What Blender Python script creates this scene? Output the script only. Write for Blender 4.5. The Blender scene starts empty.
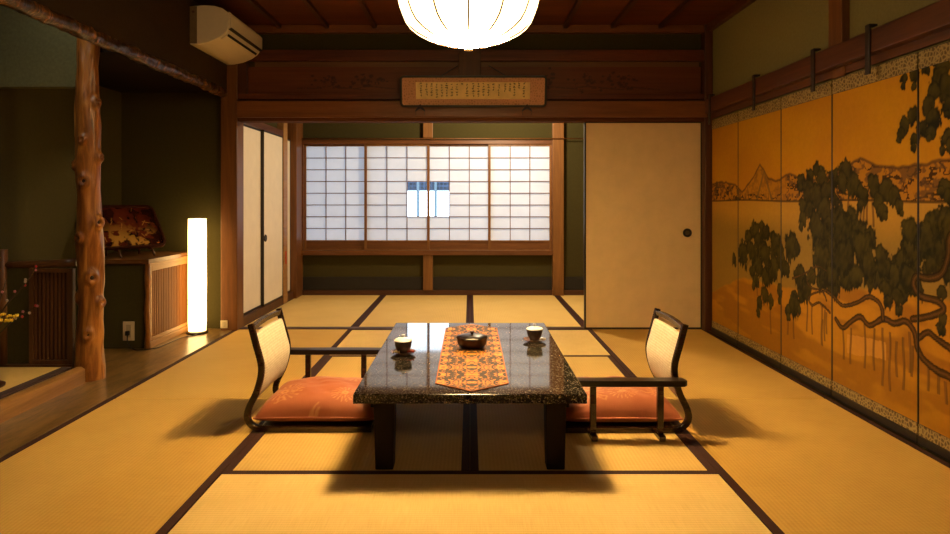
import bpy, math, random
import numpy as np
from mathutils import Vector, Matrix, noise
random.seed(7)
rng = np.random.default_rng(5)
scene = bpy.context.scene
COL = scene.collection
PI = math.pi

# ------------------------------------------------------------------ materials
def _nt(name):
    m = bpy.data.materials.new(name); m.use_nodes = True
    nt = m.node_tree; nt.nodes.clear()
    out = nt.nodes.new('ShaderNodeOutputMaterial')
    return m, nt, out
def _pr(nt, out, rough, spec=0.5, metal=0.0):
    p = nt.nodes.new('ShaderNodeBsdfPrincipled')
    p.inputs['Roughness'].default_value = rough
    p.inputs['Specular IOR Level'].default_value = spec
    p.inputs['Metallic'].default_value = metal
    nt.links.new(p.outputs[0], out.inputs[0]); return p
def _coord(nt, scale=(1, 1, 1)):
    tc = nt.nodes.new('ShaderNodeTexCoord'); mp = nt.nodes.new('ShaderNodeMapping')
    mp.inputs['Scale'].default_value = scale
    nt.links.new(tc.outputs['Object'], mp.inputs['Vector']); return mp.outputs[0]
def _noise(nt, vec, scale=5, detail=4, rough=.6, dist=0):
    n = nt.nodes.new('ShaderNodeTexNoise'); nt.links.new(vec, n.inputs['Vector'])
    n.inputs['Scale'].default_value = scale; n.inputs['Detail'].default_value = detail
    n.inputs['Roughness'].default_value = rough; n.inputs['Distortion'].default_value = dist
    return n.outputs['Fac']
def _ramp(nt, fac, stops):
    r = nt.nodes.new('ShaderNodeValToRGB'); e = r.color_ramp.elements
    e[0].position, e[0].color = stops[0][0], (*stops[0][1], 1)
    e[1].position, e[1].color = stops[-1][0], (*stops[-1][1], 1)
    for p, c in stops[1:-1]:
        x = e.new(p); x.color = (*c, 1)
    nt.links.new(fac, r.inputs[0]); return r.outputs[0]
def _bump(nt, p, h, strength=.3, dist=.01):
    b = nt.nodes.new('ShaderNodeBump'); b.inputs['Strength'].default_value = strength
    b.inputs['Distance'].default_value = dist
    nt.links.new(h, b.inputs['Height']); nt.links.new(b.outputs[0], p.inputs['Normal'])
def _math(nt, op, a, b=None):
    m = nt.nodes.new('ShaderNodeMath'); m.operation = op
    for i, x in enumerate((a, b)):
        if x is None: continue
        if isinstance(x, (int, float)): m.inputs[i].default_value = x
        else: nt.links.new(x, m.inputs[i])
    return m.outputs[0]

def plain(name, c, rough=.6, spec=.5, metal=0, var=.12, scale=30, bump=0):
    m, nt, out = _nt(name); p = _pr(nt, out, rough, spec, metal)
    v = _coord(nt); f = _noise(nt, v, scale)
    nt.links.new(_ramp(nt, f, [(.3, tuple(x*(1-var) for x in c)), (.7, tuple(min(1, x*(1+var)) for x in c))]), p.inputs['Base Color'])
    if bump: _bump(nt, p, f, bump, .003)
    return m
def wood(name, c1, c2, axis='x', rough=.45, spec=.4, scale=14, bump=.12, stretch=.07):
    m, nt, out = _nt(name); p = _pr(nt, out, rough, spec)
    s = [1, 1, 1]; s['xyz'.index(axis)] = stretch
    v = _coord(nt, s); f = _noise(nt, v, scale, 6, .62, .9); g = _noise(nt, v, scale*7, 3, .6)
    mix = _math(nt, 'ADD', _math(nt, 'MULTIPLY', f, .75), _math(nt, 'MULTIPLY', g, .25))
    mid = tuple((a+b)/2 for a, b in zip(c1, c2))
    nt.links.new(_ramp(nt, mix, [(.32, c1), (.5, mid), (.68, c2)]), p.inputs['Base Color'])
    _bump(nt, p, mix, bump, .004); return m
def painted(name, rough=.6, spec=.3, fine=0, bump=0, bscale=400):
    m, nt, out = _nt(name); p = _pr(nt, out, rough, spec)
    a = nt.nodes.new('ShaderNodeVertexColor'); a.layer_name = 'Paint'
    nt.links.new(a.outputs[0], p.inputs['Base Color'])
    if bump: _bump(nt, p, _noise(nt, _coord(nt), bscale, 2), bump, .002)
    return m
def emit(name, c, s, edge=None):
    m, nt, out = _nt(name); e = nt.nodes.new('ShaderNodeEmission')
    e.inputs[0].default_value = (*c, 1); e.inputs[1].default_value = s
    nt.links.new(e.outputs[0], out.inputs[0]); return m
def tatami_mat_material():
    m, nt, out = _nt('tatami_rush'); p = _pr(nt, out, .7, .16)
    tc = nt.nodes.new('ShaderNodeTexCoord'); sp = nt.nodes.new('ShaderNodeSeparateXYZ')
    nt.links.new(tc.outputs['Object'], sp.inputs[0])
    ridge = _math(nt, 'SINE', _math(nt, 'MULTIPLY', sp.outputs['Y'], 2*PI/.0155))
    v = _coord(nt, (40, 1.2, 1)); f = _noise(nt, v, 8, 3)
    v2 = _coord(nt, (1, 1, 1)); f2 = _noise(nt, v2, 3, 4)
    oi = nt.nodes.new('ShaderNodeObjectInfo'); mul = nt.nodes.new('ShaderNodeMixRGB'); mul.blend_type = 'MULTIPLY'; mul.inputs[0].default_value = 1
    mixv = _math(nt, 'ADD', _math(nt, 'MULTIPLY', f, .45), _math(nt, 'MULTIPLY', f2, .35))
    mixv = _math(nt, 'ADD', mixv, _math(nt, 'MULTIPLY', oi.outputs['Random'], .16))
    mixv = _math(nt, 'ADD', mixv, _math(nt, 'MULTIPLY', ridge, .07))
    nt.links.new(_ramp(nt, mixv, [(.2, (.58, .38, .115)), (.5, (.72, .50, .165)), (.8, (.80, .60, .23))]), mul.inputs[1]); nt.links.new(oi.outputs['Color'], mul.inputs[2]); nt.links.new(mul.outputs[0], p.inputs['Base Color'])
    h = _math(nt, 'ADD', _math(nt, 'MULTIPLY', ridge, .5), _math(nt, 'MULTIPLY', f, .5))
    _bump(nt, p, h, .32, .002); return m
def granite_material():
    m, nt, out = _nt('dark_granite'); p = _pr(nt, out, .05, .38)
    v = _coord(nt)
    vo = nt.nodes.new('ShaderNodeTexVoronoi'); nt.links.new(v, vo.inputs['Vector']); vo.inputs['Scale'].default_value = 240
    sep = nt.nodes.new('ShaderNodeSeparateColor'); nt.links.new(vo.outputs['Color'], sep.inputs[0])
    f = _noise(nt, v, 60, 4)
    x = _math(nt, 'ADD', _math(nt, 'MULTIPLY', sep.outputs[0], .75), _math(nt, 'MULTIPLY', f, .25))
    nt.links.new(_ramp(nt, x, [(.34, (.006, .005, .005)), (.60, (.022, .018, .015)), (.74, (.070, .055, .043)), (.88, (.27, .22, .16))]), p.inputs['Base Color'])
    return m
def paper_material(name, c, trans):
    m, nt, out = _nt(name)
    d = nt.nodes.new('ShaderNodeBsdfDiffuse'); t = nt.nodes.new('ShaderNodeBsdfTranslucent'); mx = nt.nodes.new('ShaderNodeMixShader')
    v = _coord(nt); f = _noise(nt, v, 6, 5)
    cc = _ramp(nt, f, [(.3, tuple(x*.93 for x in c)), (.7, c)])
    nt.links.new(cc, d.inputs[0]); nt.links.new(cc, t.inputs[0])
    mx.inputs[0].default_value = trans
    nt.links.new(d.outputs[0], mx.inputs[1]); nt.links.new(t.outputs[0], mx.inputs[2]); nt.links.new(mx.outputs[0], out.inputs[0]); return m
def weave(name, c1, c2, s=220):
    m, nt, out = _nt(name); p = _pr(nt, out, .8, .2)
    tc = nt.nodes.new('ShaderNodeTexCoord'); sp = nt.nodes.new('ShaderNodeSeparateXYZ'); nt.links.new(tc.outputs['Object'], sp.inputs[0])
    a = _math(nt, 'SINE', _math(nt, 'MULTIPLY', _math(nt, 'ADD', sp.outputs['Y'], sp.outputs['Z']), s))
    b = _math(nt, 'SINE', _math(nt, 'MULTIPLY', _math(nt, 'SUBTRACT', sp.outputs['Y'], sp.outputs['Z']), s))
    w = _math(nt, 'MULTIPLY', a, b); f = _noise(nt, _coord(nt), 50, 3)
    x = _math(nt, 'ADD', _math(nt, 'MULTIPLY', w, .3), f)
    nt.links.new(_ramp(nt, x, [(.25, c1), (.75, c2)]), p.inputs['Base Color'])
    _bump(nt, p, x, .5, .003); return m
def brocade(name, c1, c2):
    m, nt, out = _nt(name); p = _pr(nt, out, .6, .3)
    v = _coord(nt)
    vo = nt.nodes.new('ShaderNodeTexVoronoi'); nt.links.new(v, vo.inputs['Vector']); vo.inputs['Scale'].default_value = 52; vo.feature = 'DISTANCE_TO_EDGE'
    nt.links.new(_ramp(nt, vo.outputs['Distance'], [(.05, c1), (.2, c2), (.5, tuple(x*.6 for x in c2))]), p.inputs['Base Color']); return m

# ------------------------------------------------------------------ mesh builder
class MB:
    def __init__(s): s.v = []; s.f = []; s.mi = []; s.k = 0
    def add(s, vs, fs):
        o = len(s.v); s.v += [tuple(p) for p in vs]; s.f += [tuple(i+o for i in f) for f in fs]; s.mi += [s.k]*len(fs); return s
    def box(s, x0, x1, y0, y1, z0, z1):
        return s.add([(x0,y0,z0),(x1,y0,z0),(x1,y1,z0),(x0,y1,z0),(x0,y0,z1),(x1,y0,z1),(x1,y1,z1),(x0,y1,z1)],
            [(3,2,1,0),(4,5,6,7),(0,1,5,4),(1,2,6,5),(2,3,7,6),(3,0,4,7)])
    def prism(s, poly, axis, a, b):
        """poly of 2D points extruded along axis from a to b"""
        n = len(poly)
        def P(p, t):
            return {'x': (t, p[0], p[1]), 'y': (p[0], t, p[1]), 'z': (p[0], p[1], t)}[axis]
        vs = [P(p, a) for p in poly] + [P(p, b) for p in poly]
        fs = [tuple(range(n))[::-1], tuple(range(n, 2*n))] + [(i, (i+1) % n, n+(i+1) % n, n+i) for i in range(n)]
        return s.add(vs, fs)
    def sweep(s, sec, path, side=None):
        """closed 2D section swept along a path (parallel frames)"""
        path = [Vector(p) for p in path]; n = 0; N = len(path); vs = []
        up = Vector(side) if side else Vector((0.13, 0.21, 0.97))
        for i, p in enumerate(path):
            t = (path[min(i+1, N-1)] - path[max(i-1, 0)]).normalized()
            a = (up - t*up.dot(t))
            if a.length < 1e-4: a = t.orthogonal()
            a.normalize(); b = t.cross(a)
            if not side: up = a
            sc = sec(i) if callable(sec) else sec
            n = len(sc)
            vs += [p + a*q[0] + b*q[1] for q in sc]
        fs = [tuple(range(n)), tuple(range((N-1)*n, N*n))[::-1]]
        for i in range(N-1):
            for j in range(n):
                k = (j+1) % n
                fs.append((i*n+j, (i+1)*n+j, (i+1)*n+k, i*n+k))
        return s.add(vs, fs)
    def tube(s, path, r, seg=10):
        R = r if isinstance(r, (list, tuple)) else [r]*len(path)
        return s.sweep(lambda i: [(R[i]*math.cos(2*PI*k/seg), R[i]*math.sin(2*PI*k/seg)) for k in range(seg)], path)
    def lathe(s, prof, seg=32, c=(0, 0, 0), rad=None):
        n = len(prof); vs = []; fs = []
        for j in range(seg):
            a = 2*PI*j/seg; kf = rad(a) if rad else 1
            for r, z in prof: vs.append((c[0]+r*kf*math.cos(a), c[1]+r*kf*math.sin(a), c[2]+z))
        for j in range(seg):
            k = (j+1) % seg
            for i in range(n-1): fs.append((j*n+i, k*n+i, k*n+i+1, j*n+i+1))
        fs.append(tuple(j*n for j in range(seg))[::-1]); fs.append(tuple(j*n+n-1 for j in range(seg)))
        return s.add(vs, fs)
    def blob(s, c, r, seg=8, rings=5, sq=(1, 1, 1)):
        prof = [(max(1e-4, r*math.sin(PI*i/rings)), -r*math.cos(PI*i/rings)) for i in range(rings+1)]
        vs = []; n = len(prof); fs = []
        for j in range(seg):
            a = 2*PI*j/seg
            for q, z in prof: vs.append((c[0]+sq[0]*q*math.cos(a), c[1]+sq[1]*q*math.sin(a), c[2]+sq[2]*z))
        for j in range(seg):
            k = (j+1) % seg
            for i in range(n-1): fs.append((j*n+i, k*n+i, k*n+i+1, j*n+i+1))
        return s.add(vs, fs)
    def build(s, name, mat, parent=None, loc=None, smooth=False, bevel=0, rot=None):
        me = bpy.data.meshes.new(name); me.from_pydata(s.v, [], s.f)
        for m in (mat if isinstance(mat, (list, tuple)) else [mat]): me.materials.append(m)
        if isinstance(mat, (list, tuple)): me.polygons.foreach_set('material_index', s.mi)
        if smooth: me.shade_smooth()
        me.update()
        o = bpy.data.objects.new(name, me); COL.objects.link(o)
        if parent: o.parent = parent
        if loc: o.location = loc
        if rot: o.rotation_euler = rot
        if smooth == 'auto':
            me.set_sharp_from_angle(angle=math.radians(38))
        if bevel:
            b = o.modifiers.new('bevel', 'BEVEL'); b.width = bevel; b.segments = 2; b.limit_method = 'ANGLE'; b.angle_limit = math.radians(40)
        return o
def thing(name, label, cat, loc=(0, 0, 0), rz=0, group=None):
    o = bpy.data.objects.new(name, None); COL.objects.link(o); o.empty_display_size = .1
    o.location = loc; o.rotation_euler = (0, 0, rz); return tag(o, label, cat, group)
def tag(o, label, cat, group=None):
    o['label'] = label; o['category'] = cat
    if group: o['group'] = group
    return o
def struct(o): o['kind'] = 'structure'; return o
def s_empty(name, loc=(0, 0, 0)):
    o = bpy.data.objects.new(name, None); COL.objects.link(o); o.location = loc; return struct(o)
def copy_tree(o, parent=None):
    c = o.copy(); COL.objects.link(c)
    if parent: c.parent = parent
    for ch in [x for x in bpy.data.objects if x.parent == o]: copy_tree(ch, c)
    return c
def bx(*a): return MB().box(*a)

def grid_mesh(name, P, colors, mat, parent=None):
    """P: (n,m,3) array of points, colors (n,m,3): one painted sheet"""
    n, m = P.shape[:2]
    idx = np.arange(n*m).reshape(n, m)
    q = np.stack([idx[:-1, :-1], idx[1:, :-1], idx[1:, 1:], idx[:-1, 1:]], -1).reshape(-1, 4)
    me = bpy.data.meshes.new(name)
    me.vertices.add(n*m); me.vertices.foreach_set('co', P.reshape(-1).astype(np.float32))
    nf = len(q); me.loops.add(nf*4); me.loops.foreach_set('vertex_index', q.reshape(-1).astype(np.int32))
    me.polygons.add(nf); me.polygons.foreach_set('loop_start', np.arange(0, nf*4, 4, dtype=np.int32))
    me.update(); me.validate()
    a = me.color_attributes.new('Paint', 'FLOAT_COLOR', 'POINT')
    c4 = np.ones((n*m, 4), np.float32); c4[:, :3] = colors.reshape(-1, 3); a.data.foreach_set('color', c4.reshape(-1))
    me.materials.append(mat)
    o = bpy.data.objects.new(name, me); COL.objects.link(o)
    if parent: o.parent = parent
    return o
_lat = rng.random((4, 256, 256))
def vnoise(x, y, k=0):
    """smooth value noise on numpy arrays"""
    L = _lat[k]; xi = np.floor(x).astype(int); yi = np.floor(y).astype(int); fx = x-xi; fy = y-yi
    fx = fx*fx*(3-2*fx); fy = fy*fy*(3-2*fy)
    g = lambda a, b: L[a % 256, b % 256]
    return (g(xi, yi)*(1-fx)+g(xi+1, yi)*fx)*(1-fy)+(g(xi, yi+1)*(1-fx)+g(xi+1, yi+1)*fx)*fy
def fbm(x, y, k=0): return .5*vnoise(x, y, k)+.3*vnoise(2*x+9, 2*y+4, k)+.2*vnoise(4*x+3, 4*y+7, k)
def segdist(x, y, a, b):
    dx, dy = b[0]-a[0], b[1]-a[1]; L = dx*dx+dy*dy+1e-12
    t = np.clip(((x-a[0])*dx+(y-a[1])*dy)/L, 0, 1)
    return np.hypot(x-a[0]-t*dx, y-a[1]-t*dy)
def mixc(C, c, a):
    a = np.clip(a, 0, 1)[..., None]; return C*(1-a)+np.asarray(c)*a
def sstep(a, b, x):
    t = np.clip((x-a)/(b-a), 0, 1); return t*t*(3-2*t)
# painting of the folding screen in metres: (along the wall, height, radius)
FOLIAGE=[(2.99,1.589,0.022),(3.0,1.557,0.014),(2.93,1.597,0.027),(2.93,1.544,0.014),(2.85,1.603,0.021),(2.8,1.62,0.014),(2.75,1.6,0.041),(2.76,1.548,0.041),(2.72,1.495,0.054),(2.8,1.499,0.033),(2.84,1.439,0.038),(2.93,1.412,0.039),(2.99,1.38,0.035),(3.03,1.323,0.015),(3.02,1.353,0.022),(2.93,1.314,0.024),(2.93,1.276,0.015),(2.88,1.359,0.034),(2.8,1.387,0.037),(2.82,1.333,0.026),(2.83,1.31,0.014),(2.72,1.423,0.036),(2.73,1.397,0.016),(2.72,1.296,0.036),(2.75,1.252,0.018),(2.71,1.268,0.027),(3.71,1.212,0.031),(3.71,1.151,0.037),(3.67,1.113,0.031),(3.57,1.159,0.048),(3.46,1.195,0.052),(3.49,1.144,0.046),(3.39,1.119,0.051),(3.31,1.073,0.044),(3.33,1.029,0.028),(3.57,1.051,0.03),(3.54,1.034,0.017),(3.22,1.116,0.048),(3.13,1.093,0.047),(3.06,1.061,0.036),(3.03,1.021,0.028),(3.01,0.991,0.014),(3.18,1.041,0.037),(3.15,0.999,0.032),(3.13,0.973,0.016),(3.71,1.014,0.043),(3.64,0.967,0.049),(3.53,0.946,0.071),(3.41,0.927,0.068),(3.57,0.885,0.071),(3.45,0.856,0.069),(3.33,0.885,0.067),(3.25,0.867,0.049),(3.64,0.821,0.073),(3.29,0.821,0.055),(2.76,0.95,0.055),(2.8,0.958,0.033),(2.84,0.9,0.047),(2.92,0.876,0.049),(2.98,0.872,0.022),(3.0,0.841,0.025),(2.73,0.896,0.055),(2.88,0.84,0.048),(2.73,1.097,0.036),(2.71,1.069,0.027),(2.76,1.083,0.017),(3.75,1.214,0.037),(3.82,1.179,0.038),(3.92,1.143,0.046),(3.7,1.15,0.062),(3.84,1.103,0.064),(3.75,1.064,0.062),(3.65,1.088,0.049),(3.9,1.013,0.039),(3.9,0.935,0.042),(3.92,0.895,0.026),(3.82,0.988,0.045),(3.67,0.99,0.061),(3.72,0.89,0.05),(3.73,0.828,0.025),(3.63,0.919,0.036),(4.58,0.838,0.053),(4.44,0.86,0.044),(4.69,0.802,0.031),(4.37,0.826,0.032),(4.27,0.781,0.057),(4.5,0.767,0.068),(4.06,0.768,0.068),(3.98,0.767,0.04),(4.54,0.833,0.049),(4.39,0.841,0.044),(4.66,0.777,0.042),(4.32,0.821,0.019),(4.51,0.77,0.057),(4.75,0.67,0.077),(4.92,0.611,0.035),(4.9,0.578,0.018),(4.58,0.666,0.074),(4.43,0.711,0.064),(4.25,0.755,0.069),(4.06,0.754,0.066),(4.19,0.699,0.06),(4.51,0.608,0.065),(4.6,0.565,0.041),(4.54,0.506,0.041),(4.58,0.468,0.023),(4.39,0.555,0.055),(4.29,0.614,0.062),(4.12,0.631,0.045),(4.19,0.488,0.033),(4.2,0.425,0.018),(4.41,0.426,0.048),(4.49,0.367,0.04),(4.51,0.299,0.029),(4.32,0.408,0.031),(4.32,0.369,0.016),(3.91,0.525,0.049),(4.0,0.47,0.036),(4.01,0.424,0.051),(4.09,0.383,0.027),(4.08,0.341,0.018),(3.95,0.405,0.02),(3.88,0.571,0.035),(3.69,0.621,0.053),(3.8,0.622,0.041),(3.62,0.76,0.039),(3.67,0.875,0.046),(3.69,0.834,0.02),(3.45,0.81,0.092),(3.29,0.755,0.066),(3.57,0.754,0.095),(3.64,0.675,0.073),(3.11,0.668,0.046),(3.22,0.698,0.064),(3.05,0.737,0.061),(3.02,0.639,0.04),(3.03,0.557,0.024),(3.11,0.585,0.033),(2.81,0.854,0.075),(2.92,0.788,0.049),(2.98,0.703,0.04),(2.91,0.673,0.039),(2.84,0.758,0.038),(2.73,0.769,0.045),(2.76,0.675,0.026),(2.76,0.528,0.026),(3.57,0.611,0.06),(3.45,0.65,0.057)]
FOLIAGE+=[(3.75,0.881,0.079),(3.49,0.893,0.079),(3.31,0.814,0.07),(3.49,0.762,0.079),(3.7,0.745,0.078),(3.36,0.672,0.055),(3.0,0.78,0.059),(2.94,0.83,0.057),(2.81,0.924,0.055),(2.75,0.844,0.049),(3.08,0.704,0.051),(3.15,0.766,0.057),(3.25,0.733,0.054),(2.87,0.889,0.056),(2.97,0.716,0.045),(2.82,0.775,0.038),(2.73,0.948,0.053),(3.86,0.529,0.046),(3.95,0.606,0.053),(3.59,0.646,0.054),(3.04,0.617,0.032),(3.13,0.639,0.033),(2.75,0.566,0.025),(2.69,0.929,0.06),(2.63,0.872,0.059),(2.94,0.918,0.053),(4.39,0.688,0.066),(4.63,0.703,0.062)]
BRANCH=[(0.0159,[(2.656,0.936),(2.708,0.898),(2.718,0.825),(2.757,0.748),(2.838,0.72),(2.909,0.722),(2.93,0.68),(2.88,0.639),(2.783,0.634),(2.744,0.603),(2.838,0.56),(2.939,0.532)]),(0.0139,[(2.608,0.296),(2.708,0.339),(2.783,0.347),(2.866,0.374),(2.909,0.421),(2.924,0.477),(2.984,0.515),(3.063,0.49),(3.147,0.496),(3.253,0.445),(3.328,0.475),(3.406,0.439),(3.489,0.389),(3.553,0.424)]),(0.0141,[(2.656,0.441),(2.708,0.456),(2.783,0.476),(2.838,0.494),(2.895,0.459)]),(0.0105,[(3.147,0.496),(3.164,0.556),(3.253,0.585),(3.367,0.536),(3.489,0.505),(3.575,0.539),(3.665,0.563)]),(0.0065,[(3.61,0.448),(3.72,0.484),(3.8,0.458),(3.841,0.493),(3.773,0.53),(3.644,0.561)]),(0.0058,[(4.029,0.582),(3.883,0.627),(3.746,0.682),(3.644,0.666)]),(0.0053,[(3.644,0.508),(3.695,0.554),(3.8,0.554),(3.855,0.588),(3.773,0.639)])]
STEMS=[(3.665,0.453,0.282),(3.689,0.4,0.253),(3.48,0.379,0.229),(3.414,0.403,0.221),(3.29,0.449,0.23),(3.217,0.441,0.237),(3.147,0.454,0.182),(3.096,0.443,0.175),(3.047,0.412,0.25),(2.997,0.442,0.203),(2.954,0.471,0.294),(2.939,0.415,0.278),(2.838,0.342,0.248),(2.77,0.359,0.249),(2.731,0.315,0.224),(4.091,0.353,0.235),(4.014,0.381,0.222),(3.855,0.477,0.296),(3.8,0.458,0.293),(3.695,0.488,0.254),(4.323,0.345,0.189),(4.524,0.459,0.41),(3.644,0.443,0.324),(3.436,1.063,0.983),(3.328,1.029,0.952),(3.299,1.029,0.941),(3.271,1.04,0.931),(3.225,1.041,0.922)]
RIDGE=[(5.392,1.178),(5.156,1.188),(4.903,1.159),(4.777,1.107),(4.608,1.187),(4.481,1.289),(4.36,1.192),(4.26,1.164),(4.178,1.186),(4.061,1.206),(3.938,1.178),(3.799,1.163),(3.66,1.169),(3.465,1.214),(3.332,1.252),(3.208,1.216),(3.094,1.197),(2.987,1.192),(2.9,1.2),(2.794,1.207),(2.707,1.21)]
SHORE=[(5.392,0.307),(5.096,0.408),(4.725,0.504),(4.405,0.508),(3.938,0.525),(3.512,0.592),(3.169,0.627),(2.707,0.649)]

# ------------------------------------------------------------------ palette
plaster = plain('olive_plaster', (.050, .042, .013), .92, .15, scale=60, var=.08, bump=.15)
plaster_lit = plain('olive_plaster_lit', (.205, .178, .072), .92, .15, scale=60, var=.08, bump=.15)  # paler copy of the olive plaster, pendant light put into the colour
plaster_dim = plain('olive_plaster_dim', (.036, .020, .007), .92, .15, scale=50, var=.1, bump=.15)  # same olive plaster, dim light above the lintel put into the colour
beam_x = wood('dark_red_beam_wood', (.055, .012, .004), (.145, .038, .010), 'x')
beam_y = wood('dark_red_rail_wood', (.05, .014, .005), (.12, .038, .012), 'y')
nageshi_x = wood('warm_brown_lintel_wood', (.11, .036, .010), (.22, .080, .022), 'x')
post_z = wood('brown_post_wood', (.095, .033, .008), (.20, .078, .020), 'z')
post_dark = wood('dark_post_wood', (.045, .013, .005), (.10, .032, .011), 'z')
frame_z = wood('window_frame_wood', (.12, .049, .011), (.25, .108, .027), 'z')
frame_x = wood('window_rail_wood', (.085, .029, .008), (.18, .068, .019), 'x')
kumiko = plain('lattice_bar_wood', (.16, .075, .03), .6)
ceil_wood = wood('ceiling_board_wood', (.055, .013, .004), (.14, .038, .010), 'x', .5, .3, 9)
plank_wood = wood('floorboard_wood', (.035, .021, .005), (.33, .19, .058), 'y', .28, .5, 11, .15, .22)
pale_wood = wood('pale_cedar_wood', (.26, .12, .035), (.42, .22, .075), 'y')
pale_x = wood('pale_ledge_wood', (.10, .045, .015), (.16, .075, .026), 'x')
slat_wood = wood('slat_wood', (.13, .045, .010), (.25, .10, .024), 'z', .6, .12)
slat_dark = wood('dark_slat_wood', (.07, .026, .009), (.15, .06, .02), 'z', .4)
lacquer = plain('dark_lacquer', (.010, .005, .0035), .3, .3, var=.2)
leg_black = plain('black_table_leg', (.008, .004, .003), .55, .12)
lacquer_red = plain('brown_red_lacquer', (.040, .009, .004), .3, .4, var=.2)
black_edge = plain('black_lacquer_edge', (.012, .008, .006), .4, .5)
tatami = tatami_mat_material()
heri = plain('brown_cloth_border', (.045, .016, .010), .8, .2, scale=250, var=.25)
fusuma_paper = plain('cream_door_paper', (.80, .585, .31), .75, .2, scale=7, var=.05)
white_paper = plain('white_door_paper', (.80, .71, .56), .75, .2, scale=7, var=.04)
shoji_paper = paper_material('shoji_paper', (.68, .74, .85), .165)
iron = plain('dark_iron', (.018, .010, .008), .5, .5)
subfloor_m = plain('subfloor_boards', (.20, .13, .06), .8, .2)

# ------------------------------------------------------------------ floor
floor = struct(bx(-3.0, 2.1, -1.4, 7.6, -.16, -.052).build('floor', subfloor_m))
RW, RL = .951, 1.906
def tatami_proto():
    m = bx(-RL/2, RL/2, -RW/2, RW/2, -.05, 0).build('tatami_mat', tatami, floor, bevel=.003)
    for sg in (-1, 1):
        y = sg*(RW/2-.0155)
        bx(-RL/2-.0005, RL/2+.0005, y-.0165, y+.0165, -.045, .0012).build('cloth_border', heri, m)
    return m
proto = tatami_proto(); used = [0]
def mat_at(cx, cy, along, tone=(1, 1, 1)):  # tone: sheen from weave direction and window put into each mat's colour
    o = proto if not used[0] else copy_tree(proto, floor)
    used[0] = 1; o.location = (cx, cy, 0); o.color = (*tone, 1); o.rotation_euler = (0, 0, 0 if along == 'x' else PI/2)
W_ = .9555
Y0 = 1.663
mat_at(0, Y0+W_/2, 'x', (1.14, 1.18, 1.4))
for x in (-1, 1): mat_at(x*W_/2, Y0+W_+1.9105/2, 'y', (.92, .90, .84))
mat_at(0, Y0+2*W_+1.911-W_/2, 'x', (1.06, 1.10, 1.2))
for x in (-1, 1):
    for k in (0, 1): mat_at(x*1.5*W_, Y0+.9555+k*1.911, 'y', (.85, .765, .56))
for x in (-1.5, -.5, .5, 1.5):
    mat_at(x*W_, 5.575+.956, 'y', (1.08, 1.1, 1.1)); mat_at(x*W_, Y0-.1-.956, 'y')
sill = wood('threshold_wood', (.04, .014, .006), (.09, .032, .012), 'x')
bx(-1.93, 1.93, 5.487, 5.573, -.05, .004).build('threshold_board', sill, floor)
bx(-1.93, 1.93, Y0-.097, Y0-.003, -.05, .004).build('threshold_board', sill, floor)
bx(-2.84, -1.9125, -.3, 5.50, -.05, .002).build('wooden_floorboard', plank_wood, floor)

# ------------------------------------------------------------------ shell
T = 2.46
struct(bx(-3.0, 2.1, -1.4, 5.5, T, T+.06).build('ceiling', ceil_wood))
batten_m = wood('ceiling_batten_wood', (.025, .007, .003), (.055, .016, .006), 'y')
for k in range(-4, 5):
    struct(bx(k*.383-.016, k*.383+.016, -1.3, 5.44, T-.03, T).build('trim_%d' % (k+34), batten_m))
# right side
struct(bx(1.948, 2.06, -1.4, 7.6, -.05, T).build('wall_right', plaster_lit))
# left side of the main room, above the bark lintel
struct(bx(-2.02, -1.955, -1.4, 5.45, 1.915, T).build('wall_left', plaster_dim))
# alcove shell
w = MB().box(-2.95, -2.84, -1.4, 5.6, -.05, T)
struct(w.build('wall_alcove_left', plaster))
struct(bx(-2.84, -1.99, 5.50, 5.6, -.05, T).build('wall_alcove_end', plaster))
struct(bx(-2.84, -2.215, 3.93, 4.0, 1.71, T).build('wall_alcove_partition', plain('grey_green_plaster', (.115, .108, .052), .92, .15, scale=60, bump=.15)))
struct(bx(-2.84, -1.99, 4.0, 5.5, 1.925, 1.96).build('ceiling_alcove', plain('dark_alcove_boards', (.012, .006, .003), .8, .1)))
struct(bx(-2.84, -1.96, -1.3, 2.0, -.05, 1.915).build('wall_alcove_near', plaster))
# back wall of the main room above the opening (plaster band behind the beams)
struct(bx(-1.99, 1.948, 5.50, 5.56, 1.70, T).build('wall_back', plaster))
# rear of the adjoining room behind the viewpoint
struct(bx(-3.0, 2.1, -1.45, -1.4, -.05, T).build('wall_rear', plaster))
# veranda room: left, back, ceiling
v = MB().box(-2.05, -1.945, 5.6, 7.5, 1.70, 2.3).box(-2.05, -1.945, 5.6, 7.5, -.05, .02).box(-2.06, -2.0, 5.56, 7.6, 0, 2.3)
struct(v.build('wall_veranda_left', plaster))
v = MB().box(-1.96, 1.948, 7.47, 7.55, 1.715, 2.3).box(1.028, 1.948, 7.47, 7.55, -.05, 1.715).box(-1.96, 1.028, 7.47, 7.55, -.05, .47)
struct(v.build('wall_veranda_back', plaster))
struct(bx(-2.06, 2.06, 5.56, 7.6, 2.22, 2.3).build('ceiling_veranda', ceil_wood))

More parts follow.
